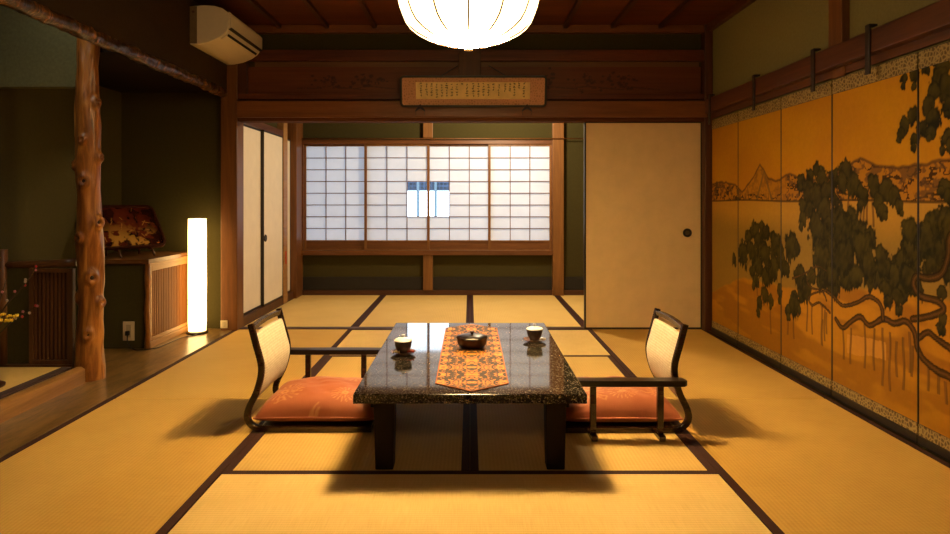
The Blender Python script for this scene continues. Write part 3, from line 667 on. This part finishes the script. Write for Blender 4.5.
for x in cols:
    z = .186-r.uniform(0, .012); m = MB()
    while z > .082:
        w, h = r.uniform(.012, .019), r.uniform(.011, .017)
        for k in range(r.randint(3, 5)):
            a = r.choice((0, 0, PI/2, PI/2, .7, -.7)); L = r.uniform(.4, 1)*(w if abs(a) < 1 else h)*.5; cx, cz = x+r.uniform(-.35, .35)*w, z+r.uniform(-.35, .35)*h; t = r.uniform(.0014, .003)
            dx, dz = math.cos(a), math.sin(a)
            m.add([(cx-dx*L+dz*t, -.0122, cz-dz*L-dx*t), (cx+dx*L+dz*t*.4, -.0122, cz+dz*L-dx*t*.4), (cx+dx*L-dz*t*.4, -.0122, cz+dz*L+dx*t*.4), (cx-dx*L-dz*t, -.0122, cz-dz*L+dx*t)], [(0, 1, 2, 3)])
        z -= h+r.uniform(.002, .008)
        if r.random() < .04: break
    m.build('characters', ink, pp)
for x in (-.30, .30): MB().tube([(x, .003, FH-.03), (x*.4, .028, FH+.075)], .0035, 7).build('hanging_cord', dark_plug, fc, smooth=True)
# star shaped brackets that carry the frame
def bracket(x, label):
    b = thing('frame_bracket', label, 'bracket', (x, 5.3985, 1.772), group='brackets under the framed calligraphy')
    bx(-.012, .012, -.040, 0, .004, .014).build('shelf', iron, b)
    MB().prism([(-.04, -.022), (-.036, -.005), (-.014, .018), (0, .040), (.014, .018), (.036, -.005), (.04, -.022), (.016, -.006), (0, .002), (-.016, -.006)], 'y', -.050, -.040).build('tassel_plate', plain('purple_cloth', (.018, .007, .014), .7), b)
    for sx in (-1, 1): MB().tube([(sx*.036, -.045, -.018), (sx*.034, -.035, -.05)], .0025, 6).build('tassel', post_dark, b)
bracket(-.395, 'left purple bracket under the framed calligraphy'); bracket(.452, 'right purple bracket under the framed calligraphy')
# ------------------------------------------------------------------ low table and what stands on it
tb = thing('low_table', 'low dining table with polished dark speckled stone top and black legs', 'table', (0, 3.295, 0))
TX, TY, TZ = .443, .742, .315
granite = granite_material()
bx(-TX, TX, -TY, TY, TZ-.036, TZ).build('stone_top', granite, tb, bevel=.0025)
m = MB()
for sg in (-1, 1):
    m.box(-TX+.05, TX-.05, sg*(TY-.16)-.015, sg*(TY-.16)+.015, TZ-.075, TZ-.036).box(sg*(TX-.07)-.015, sg*(TX-.07)+.015, -TY+.08, TY-.08, TZ-.075, TZ-.036)
m.build('apron', leg_black, tb, bevel=.003)
for sx in (-1, 1):
    for sy in (-1, 1):
        cx, cy = sx*.333, sy*(TY-.10)
        a = [(cx+i*.041, cy+j*.041) for i, j in ((-1, -1), (1, -1), (1, 1), (-1, 1))]; b = [(cx+i*.035, cy+j*.035) for i, j in ((-1, -1), (1, -1), (1, 1), (-1, 1))]
        vs = [(x, y, .003) for x, y in b]+[(x, y, TZ-.037) for x, y in a]
        MB().add(vs, [(3, 2, 1, 0), (4, 5, 6, 7), (0, 1, 5, 4), (1, 2, 6, 5), (2, 3, 7, 6), (3, 0, 4, 7)]).build('leg', leg_black, tb, bevel=.004)
# runner
def runner():
    x0, w, ya, yb, tip = .008, .147, 2.70, 3.865, .115
    gx, gt = np.meshgrid(np.linspace(-1, 1, 91), np.linspace(0, 1, 420), indexing='ij')
    y0 = ya-tip*(1-np.abs(gx)); y1 = yb+tip*(1-np.abs(gx)); Y = y0+(y1-y0)*gt; X = x0+gx*w
    u = np.abs(gx)*w; v = Y
    wv = .25
    q = np.zeros_like(u)
    ph = 2*PI*v/wv
    # mirrored damask: curling leaves and blossoms
    vm = np.abs(((v-2.58)/wv) % 1-.5)*wv
    rr = np.random.default_rng(17); pts = np.stack([rr.uniform(0, w, 74), rr.uniform(0, wv/2, 74)], 1)
    uu = u+.006*(vnoise(u*90, vm*90, 1)-.5); vv = vm+.006*(vnoise(u*90+9, vm*90+4, 3)-.5)
    F1 = np.full(u.shape, 9.); F2 = F1.copy(); ID = np.zeros(u.shape, int)
    for i, (pu, pv) in enumerate(pts):
        dd = np.hypot(uu-pu, vv-pv); n = dd < F1
        F2 = np.where(n, F1, np.minimum(F2, dd)); ID[n] = i; F1 = np.where(n, dd, F1)
    darkcell = rr.random(74) < .16
    q = (F2-F1)*40-.05-.22*vnoise(u*110, vm*110, 2); q[darkcell[ID]] -= .22
    q = np.where((F1 < .0022), -.1, q)
    orange = sstep(-.02, .02, q)
    C = np.zeros(gx.shape+(3,)); C[:] = (.040, .022, .008); C = mixc(C, (.72, .24, .02), orange)
    C = mixc(C, (.80, .36, .04), orange*sstep(.55, .75, fbm(u*40, v*40, 3)))
    edge = (np.abs(gx) > .975) | (gt < .006) | (gt > .994)
    C[edge] = (.42, .11, .012)
    Z = TZ+.0035+.0006*np.sin(Y*31)*np.cos(X*23)
    P = np.stack([X, Y, Z], -1)
    o = grid_mesh('table_runner', P, C, painted('runner_brocade', .62, .35, bump=.15, bscale=900))
    s = o.modifiers.new('thickness', 'SOLIDIFY'); s.thickness = .0025; s.offset = -1
    tag(o, 'orange and dark brown damask table runner with pointed ends along the stone table', 'table runner')
runner()
RZ = TZ+.0045
# lidded sweet bowl
bw = thing('lidded_bowl', 'dark lacquer lidded bowl standing in the middle of the orange runner', 'bowl', (.010, 3.35, RZ))
def hexr(a): return .96+.04*math.cos(6*a)
MB().lathe([(.001, 0), (.055, 0), (.058, .004), (.066, .010), (.072, .022), (.075, .040), (.077, .048), (.070, .048), (.066, .03), (.001, .02)], 60, rad=hexr).build('bowl', lacquer_red, bw, smooth='auto')
MB().lathe([(.001, .046), (.078, .047), (.080, .052), (.072, .058), (.045, .063), (.001, .065)], 60, rad=hexr).build('lid', lacquer, bw, smooth='auto')
MB().lathe([(.001, .063), (.006, .064), (.006, .070), (.011, .074), (.010, .080), (.001, .082)], 20).build('knob', lacquer_red, bw, smooth='auto')
glaze = plain('dark_brown_glaze', (.040, .028, .020), .3, .5, var=.4, scale=120); white_glaze = plain('white_glaze', (.82, .86, .95), .15, .5, var=.05)
saucer_m = wood('saucer_wood', (.10, .034, .012), (.20, .075, .028), 'x', .3, scale=60)
def cup(loc, lab_c, lab_s):
    s = thing('saucer', lab_s, 'saucer', loc)
    MB().lathe([(.001, 0), (.034, 0), (.037, .004), (.055, .010), (.060, .015), (.053, .0135), (.034, .009), (.001, .009)], 40).build('dish', saucer_m, s, smooth='auto')
    c = thing('tea_cup', lab_c, 'cup', (loc[0], loc[1], loc[2]+.0095), .4)
    MB().lathe([(.001, 0), (.025, 0), (.026, .006), (.034, .016), (.040, .036), (.0415, .055), (.039, .055), (.034, .03), (.001, .012)], 40).build('body', glaze, c, smooth='auto')
    MB().lathe([(.001, .054), (.043, .0545), (.044, .058), (.038, .064), (.022, .0695), (.001, .0715)], 40).build('lid', white_glaze, c, smooth='auto')
    MB().lathe([(.001, .070), (.006, .0715), (.006, .075), (.010, .079), (.009, .084), (.001, .0855)], 20).build('knob', white_glaze, c, smooth='auto')
cup((-.318, 3.215, TZ+.0005), 'dark lidded tea cup near the left chair, white lid', 'dark round wooden saucer under the left tea cup')
cup((.335, 3.50, TZ+.0005), 'dark lidded tea cup near the right chair, white lid', 'dark round wooden saucer under the right tea cup')
def sweet(loc, c, label):
    o = thing('wrapped_sweet', label, 'sweet', loc)
    mt = plain('sweet_wrapper', c, .5); MB().blob((0, 0, .007), .008, 10, 6, (1.2, .9, .8)).build('sweet', mt, o, smooth=True)
    MB().prism([(.008, .003), (.016, .001), (.016, .012), (.008, .009)], 'y', -.004, .004).prism([(-.008, .003), (-.016, .001), (-.016, .012), (-.008, .009)], 'y', -.004, .004).build('twisted_ends', mt, o)
sweet((-.348, 3.182, TZ+.0125), (.70, .60, .34), 'cream sweet lying on the left saucer'); sweet((-.280, 3.190, TZ+.0125), (.40, .05, .02), 'red sweet lying on the left saucer')
sweet((.373, 3.475, TZ+.0125), (.70, .60, .34), 'cream sweet lying on the right saucer')

# ------------------------------------------------------------------ floor chairs (facing local +x, one armrest on the local +y side)
chair_wood = wood('dark_chair_wood', (.014, .005, .003), (.036, .012, .005), 'x', .25, .5)
pad_m = weave('woven_beige_back', (.62, .52, .38), (.80, .71, .56), 260)
def make_chair(label):
    t = thing('floor_chair', label, 'chair')
    side = smooth_path([(-.285, 0, .488), (-.262, 0, .40), (-.236, 0, .29), (-.255, 0, .19), (-.292, 0, .11), (-.300, 0, .065), (-.278, 0, .030), (-.235, 0, .016), (-.10, 0, .014), (.10, 0, .014), (.262, 0, .014)], 6)
    sec = [(-.014, -.012), (-.009, -.015), (.009, -.015), (.014, -.012), (.014, .012), (.009, .015), (-.009, .015), (-.014, .012)]
    for sg in (-1, 1):
        MB().sweep([(a*.92, b*.92) for a, b in sec], [(p.x, sg*.222, p.z) for p in side], (0, 1, 0)).build('side_frame', chair_wood, t, smooth='auto')
    MB().sweep([(-.013, -.010), (.013, -.010), (.013, .012), (-.013, .012)], [(-.281, -.214, .468), (-.286, -.1, .474), (-.287, 0, .476), (-.286, .1, .474), (-.281, .214, .468)], (0, 0, 1)).build('top_rail', chair_wood, t, bevel=.003)
    bx(-.24, .262, -.210, .210, .006, .026).build('seat_board', chair_wood, t, bevel=.004)
    # woven pad following the curved back
    ctr = [(-.268, .440), (-.250, .37), (-.231, .30), (-.232, .25), (-.247, .19), (-.268, .145)]
    ctr = smooth_path([(a, 0, b) for a, b in ctr], 5); NW = 17; vs = []; fs = []; n = len(ctr)
    for s in (0, 1):
        for i, p in enumerate(ctr):
            for j in range(NW):
                y = -.211+.422*j/(NW-1); e = (1-abs(2*j/(NW-1)-1)**6)*(1-abs(2*i/(n-1)-1)**8)
                wv = 1-.06*(abs(2*i/(n-1)-1)**10)
                vs.append((p.x+(.006+.013*e)*(1 if s else -1)+.012*(1-(y/.211)**2)*-1, y*wv, p.z))
    for s in (0, 1):
        o = s*n*NW
        for i in range(n-1):
            for j in range(NW-1):
                q = (o+i*NW+j, o+i*NW+j+1, o+(i+1)*NW+j+1, o+(i+1)*NW+j); fs.append(q if s == 0 else q[::-1])
    ring = [j for j in range(NW)]+[i*NW+NW-1 for i in range(1, n)]+[(n-1)*NW+j for j in range(NW-2, -1, -1)]+[i*NW for i in range(n-2, 0, -1)]
    for k in range(len(ring)):
        a, b = ring[k], ring[(k+1) % len(ring)]; fs.append((b, a, a+n*NW, b+n*NW))
    MB().add(vs, fs).build('back_pad', pad_m, t, smooth='auto')
    # armrest on two posts with sled feet tied under the seat
    ar = [(-.262, -.02), (-.25, -.034), (.10, -.036), (.225, -.034), (.245, -.02), (.247, .015), (.235, .03), (.10, .036), (-.25, .034), (-.265, .018)]
    a = MB().prism(ar, 'z', .236, .262).build('armrest', lacquer, t, bevel=.005, loc=(0, .300, 0))
    for x in (-.150, .145):
        bx(x-.0135, x+.0135, .288, .314, .026, .2365).build('arm_post', chair_wood, t, bevel=.003)
        bx(x-.014, x+.014, .21, .345, .002, .026).build('foot_bar', chair_wood, t, bevel=.004)
    return t
ch1 = make_chair('dark wooden floor chair with beige woven back on the left side of the table')
ch1.location = (-.707, 3.275, .001)
ch2 = copy_tree(ch1); ch2.location = (.685, 3.265, .001); ch2.rotation_euler = (0, 0, PI)
ch2['label'] = 'dark wooden floor chair with beige woven back on the right side of the table'
def cushion(label, seed):
    n = 90; g, h = np.meshgrid(np.linspace(-1, 1, n), np.linspace(-1, 1, n), indexing='ij')
    # pillowy square: corners pinched, sides slightly bowed in
    ex = .258-.012*(1-g*g)*0; X = g*(.274-.012*(1-h**2)**1*(np.abs(g)**3)); Y = h*(.226-.010*(1-g**2)*(np.abs(h)**3))
    pro = np.clip((1-np.abs(g)**3.2), 0, 1)**.5*np.clip((1-np.abs(h)**3.2), 0, 1)**.5
    nz = fbm(g*2+seed, h*2, 0)-.5
    top = .036+.104*pro+.018*nz*pro+.004*np.sin(g*9+h*5)*pro; bot = .032-.031*pro**.7
    C = np.zeros(g.shape+(3,)); C[:] = (.47, .155, .07); C = mixc(C, (.40, .115, .05), fbm(g*3, h*3, 1))
    r = np.random.default_rng(seed); gold = np.zeros_like(g)
    for cx, cy, R in ((-.62, -.45, .34), (.55, .5, .34), (-.1, .55, .25), (.45, -.6, .25), (-.75, .45, .22)):
        dx, dy = g-cx, h-cy; rad = np.hypot(dx, dy); an = np.arctan2(dy, dx)
        pet = sstep(.82, .97, np.abs(np.cos(an*9+.6*np.sin(rad*14))))*(rad < R)*(rad > R*.18)
        gold = np.maximum(gold, pet*(.5+.5*vnoise(g*14, h*14, 2))); gold = np.maximum(gold, sstep(.03, .01, np.abs(rad-R*.15)))
    for k in range(8):
        p = (r.uniform(-.9, .9), r.uniform(-.9, .9))
        for s in range(7):
            q = (p[0]+r.uniform(-.12, .12), p[1]+r.uniform(-.12, .12)); gold = np.maximum(gold, .7*sstep(.018, .006, segdist(g, h, p, q))); p = q
    Ct = mixc(C, (.78, .42, .17), gold*.6)
    t = thing('floor_cushion', label, 'cushion')
    sm = painted('cushion_silk', .48, .35, bump=.12, bscale=500)
    P = np.concatenate([np.stack([X, Y, top], -1), ], 0)
    o = grid_mesh('cushion_top', P, Ct, sm, t); o.data.shade_smooth()
    o = grid_mesh('cushion_underside', np.stack([X, Y, bot], -1)[:, ::-1], C[:, ::-1], sm, t); o.data.shade_smooth()
    edge = [(X[i, 0], Y[i, 0], .035) for i in range(n)]+[(X[-1, i], Y[-1, i], .035) for i in range(1, n)]+[(X[i, -1], Y[i, -1], .035) for i in range(n-2, -1, -1)]+[(X[0, i], Y[0, i], .035) for i in range(n-2, -1, -1)]
    MB().tube(edge, .0045, 7).build('piping', plain('orange_piping', (.47, .155, .07), .6), t, smooth=True)
    return t
c1 = cushion('orange red silk cushion lying on the left floor chair', 2); c1.location = (-.702, 3.275, .0285)
c2 = cushion('orange red silk cushion lying on the right floor chair', 5); c2.location = (.682, 3.265, .0285); c2.rotation_euler = (0, 0, PI)

# ------------------------------------------------------------------ painted folding screen on the right wall
def paint(Y, Z):
    """gold ground, sea and shore, mountains, drooping pines: colours of the painting at (Y along the wall, Z up)"""
    n1 = fbm(Y*1.7+4, Z*1.7, 0); n2 = fbm(Y*9, Z*9, 1); n3 = fbm(Y*60, Z*60, 2)
    C = np.zeros(Y.shape+(3,)); C[:] = (.50, .235, .008)
    C = mixc(C, (.43, .18, .012), sstep(.35, .7, n1)*.6)
    sea = sstep(1.046, 1.040, Z)
    C = mixc(C, (.46, .25, .035), sea); C = mixc(C, (.27, .165, .03), sea*sstep(1.0, .80, Z+.10*(n1-.5)))
    sx = np.array([p[0] for p in SHORE][::-1]); sz = np.array([p[1] for p in SHORE][::-1])
    shore = np.interp(Y, sx, sz)+.03*(n2-.5)
    sand = sstep(.012, -.012, Z-shore); C = mixc(C, (.44, .200, .012), sand); C = mixc(C, (.27, .112, .010), sand*sstep(.50, .64, fbm(Y*2.2+7, Z*9, 3))*.8)
    C = mixc(C, (.30, .135, .012), sand*sstep(.30, .12, Z)*.5)
    lp_ = (np.abs(Y-3.28) < .16+.05*(n2-.5))*(np.abs(Z-.335+.10*(Y-3.28)) < .045+.03*(n2-.5)); C = mixc(C, (.55, .26, .04), lp_*.8)
    # far mountains
    rx = np.array([p[0] for p in RIDGE][::-1]); rz = np.array([p[1] for p in RIDGE][::-1])
    rg = np.interp(Y, rx, rz)+.012*(vnoise(Y*26, Y*0+2, 0)-.5)
    peak = (Y > 4.10) & (Y < 4.80)
    mt = (Z < rg) & (Z > 1.045)
    C = mixc(C, (.40, .175, .012), mt*1.0)
    crag = (np.abs(fbm(Y*16+fbm(Y*9, Z*9, 3)*2, Z*22, 1)-.5) < .055)
    C = mixc(C, (.035, .014, .005), mt*crag*.95*np.where(peak & (Z > 1.09), .25, 1))
    C = mixc(C, (.10, .05, .02), mt*sstep(.50, .58, fbm(Y*22, Z*26, 2))*.75*np.where(peak, .5, 1))
    C = mixc(C, (.08, .035, .014), sstep(.012, .003, np.abs(Z-rg))*(Z > 1.03)*.8)
    pk = mt & peak; C = mixc(C, (.15, .09, .03), pk*sstep(.012, .0, np.abs(np.abs(Y-4.42)-(1.235-Z)*.62)-.012*n2)*.8)
    C = mixc(C, (.03, .014, .007), sstep(.008, .003, np.abs(Z-1.046+.004*np.sin(Y*5)))*.85)
    # bamboo like stems
    for y, za, zb in STEMS:
        a = sstep(.011, .006, np.abs(Y-y+.004*np.sin(Z*25+y*40)))*(Z < za)*(Z > zb); C = mixc(C, (.10, .048, .010), a*.8)
        C = mixc(C, (.24, .12, .03), sstep(.005, .001, np.abs(Y-y-.002))*(Z < za)*(Z > zb)*.6)
    def boughs():
        D = C
        for r, pts in BRANCH:
            for rr_, col in ((r*1.5, (.014, .006, .002)), (r*1.0, (.055, .026, .006)), (r*.4, (.11, .05, .012))):
                d = np.full(Y.shape, 9.0)
                pp = [(p.x, p.y) for p in smooth_path([(a, b, 0) for a, b in pts], 4)]
                for i, (a, b) in enumerate(zip(pp, pp[1:])): d = np.minimum(d, segdist(Y, Z, a, b)*(1+.3*i/len(pp)))
                D = mixc(D, col, sstep(rr_, rr_*.75, d+.006*(n2-.5)+.006*(n3-.5)))
        return D
    # foliage in drooping needle tufts
    fol = np.zeros(Y.shape); tone = np.zeros(Y.shape)
    jit = .25*(n3-.5)+.9*(fbm(Y*24, Z*18, 3)-.5)
    r = np.random.default_rng(9)
    for y, z, q in FOLIAGE:
        q *= 1.28; s = np.abs(Y-y) < 2*q; s &= np.abs(Z-z) < 2*q
        if not s.any(): continue
        d = np.hypot(Y[s]-y, (Z[s]-z)*.95)/q+jit[s]+.5*(vnoise(Y[s]*95, Z[s]*9, 0)-.5)*(Z[s] < z); a = sstep(1.04, .86, d)
        t = (.30+1.0*np.clip((Z[s]-z)/q*.5+.5, 0, 1)+r.uniform(-.15, .15))*(1-.85*sstep(.55, .95, d))
        tone[s] = tone[s]*(1-a)+a*t; fol[s] = np.maximum(fol[s], a)
    needles = .5*vnoise(Y*60+Z*25, Z*34-Y*10, 2)+.5*vnoise(Y*26+5, Z*30, 1)
    fc_ = np.zeros(Y.shape+(3,)); fc_[:] = (.010, .0095, .0025); fc_ = mixc(fc_, (.060, .046, .008), np.clip(tone*.80+1.1*(needles-.55), 0, 1))
    fa_ = fol[..., None]
    D0 = C*(1-fa_)+fc_*fa_
    C = D0; C2 = boughs()
    k = (np.clip(1-.75*fol*sstep(.35, .6, fbm(Y*8+2, Z*8, 0)), 0, 1))[..., None]
    C = C*(1-k)+C2*k
    return C*(.93+.14*n3[..., None])
def screen():
    t = thing('folding_screen', 'gold folding screen painted with pines and mountains, standing along the right wall', 'screen', (1.93, 3.55, 0))
    t['category'] = 'screen'
    edges = [5.372, 4.848, 4.178, 3.590, 2.900, 2.315, 1.72]
    gold = painted('screen_gold_painting', .6, .1); br = brocade('screen_border_brocade', (.33, .24, .09), (.14, .09, .03)); line = plain('thin_gold_moulding', (.30, .18, .05), .5)
    for k in range(6):
        a, b = edges[k+1]+.003, edges[k]-.003
        p = bx(-.004, .012, a-3.55, b-3.55, .003, 1.688).build('panel', black_edge, t)
        ny, nz = int((b-a)/.0042), int((1.61-.092)/.0046)
        gy, gz = np.meshgrid(np.linspace(b-.004, a+.004, ny), np.linspace(.092, 1.610, nz), indexing='ij')
        P = np.stack([np.full_like(gy, -.0046), gy-3.55, gz], -1)
        grid_mesh('painting', P, paint(gy, gz), gold, p)
        bx(-.0065, -.003, a+.002-3.55, b-.002-3.55, 1.612, 1.684).build('brocade_band', br, p); bx(-.0065, -.003, a+.002-3.55, b-.002-3.55, .042, .090).build('brocade_band', br, p)
        bx(-.010, -.004, a-3.55, b-3.55, .003, .040).build('black_foot_rail', black_edge, p)
screen()
for y, lb in ((5.29, 'dark iron hook over the right wall rail, nearest the back corner'), (4.465, 'dark iron hook over the right wall rail, second from the back corner'), (3.695, 'dark iron hook over the right wall rail, third from the back corner'), (3.183, 'dark iron hook over the right wall rail, nearest the viewer in the photo')):
    h = thing('rail_hook', lb, 'hook', (1.882, y, 1.642), group='iron hooks on the right wall rail')
    w = .018
    MB().box(-.010, -.001, -w, w, 0, .235).box(-.010, .03, -w, w, .225, .235).build('strap', iron, h, bevel=.002)
    MB().box(-.012, -.0095, -w*.7, w*.7, .06, .075).build('rivet_plate', iron, h, bevel=.001)

# ------------------------------------------------------------------ light
w = bpy.data.worlds.new('World'); scene.world = w; w.use_nodes = True
w.node_tree.nodes['Background'].inputs[0].default_value = (.74, .87, 1.0, 1); w.node_tree.nodes['Background'].inputs[1].default_value = 4.2
def area(name, loc, size, power, col, rot=(0, 0, 0), spread=None):
    l = bpy.data.lights.new(name, 'AREA'); l.energy = power; l.color = col; l.shape = 'RECTANGLE'; l.size, l.size_y = size
    if spread: l.spread = spread
    o = bpy.data.objects.new(name, l); COL.objects.link(o); o.location = loc; o.rotation_euler = rot; return o
def lamp(name, loc, power, col, r):
    l = bpy.data.lights.new(name, 'POINT'); l.energy = power; l.color = col; l.shadow_soft_size = r
    o = bpy.data.objects.new(name, l); COL.objects.link(o); o.location = loc
lamp('veranda_ceiling_light', (.35, 6.35, 2.02), 120, (1, .77, .47), .12)
lamp('adjoining_room_light', (0, -.5, 2.05), 40, (1, .68, .34), .25)
area('alcove_tube_light', (-2.2, 3.0, 2.42), (.08, 1.5), 6, (1, .9, .68))

# ------------------------------------------------------------------ camera and view
cam = bpy.data.cameras.new('camera'); co = bpy.data.objects.new('camera', cam); COL.objects.link(co)
co.location = (0, 0, 1.05); co.rotation_euler = (PI/2, 0, 0)
cam.sensor_width = 36; cam.lens = 36*675/950; cam.shift_x = 5/950; cam.shift_y = -67/950; cam.clip_start = .05
scene.camera = co
scene.view_settings.view_transform = 'Standard'; scene.view_settings.look = 'None'
scene.view_settings.exposure = 0; scene.view_settings.gamma = 1; scene.view_settings.use_curve_mapping = False
scene.cycles.max_bounces = 10; scene.cycles.diffuse_bounces = 6; scene.cycles.sample_clamp_indirect = 6
scene.cycles.use_denoising = True
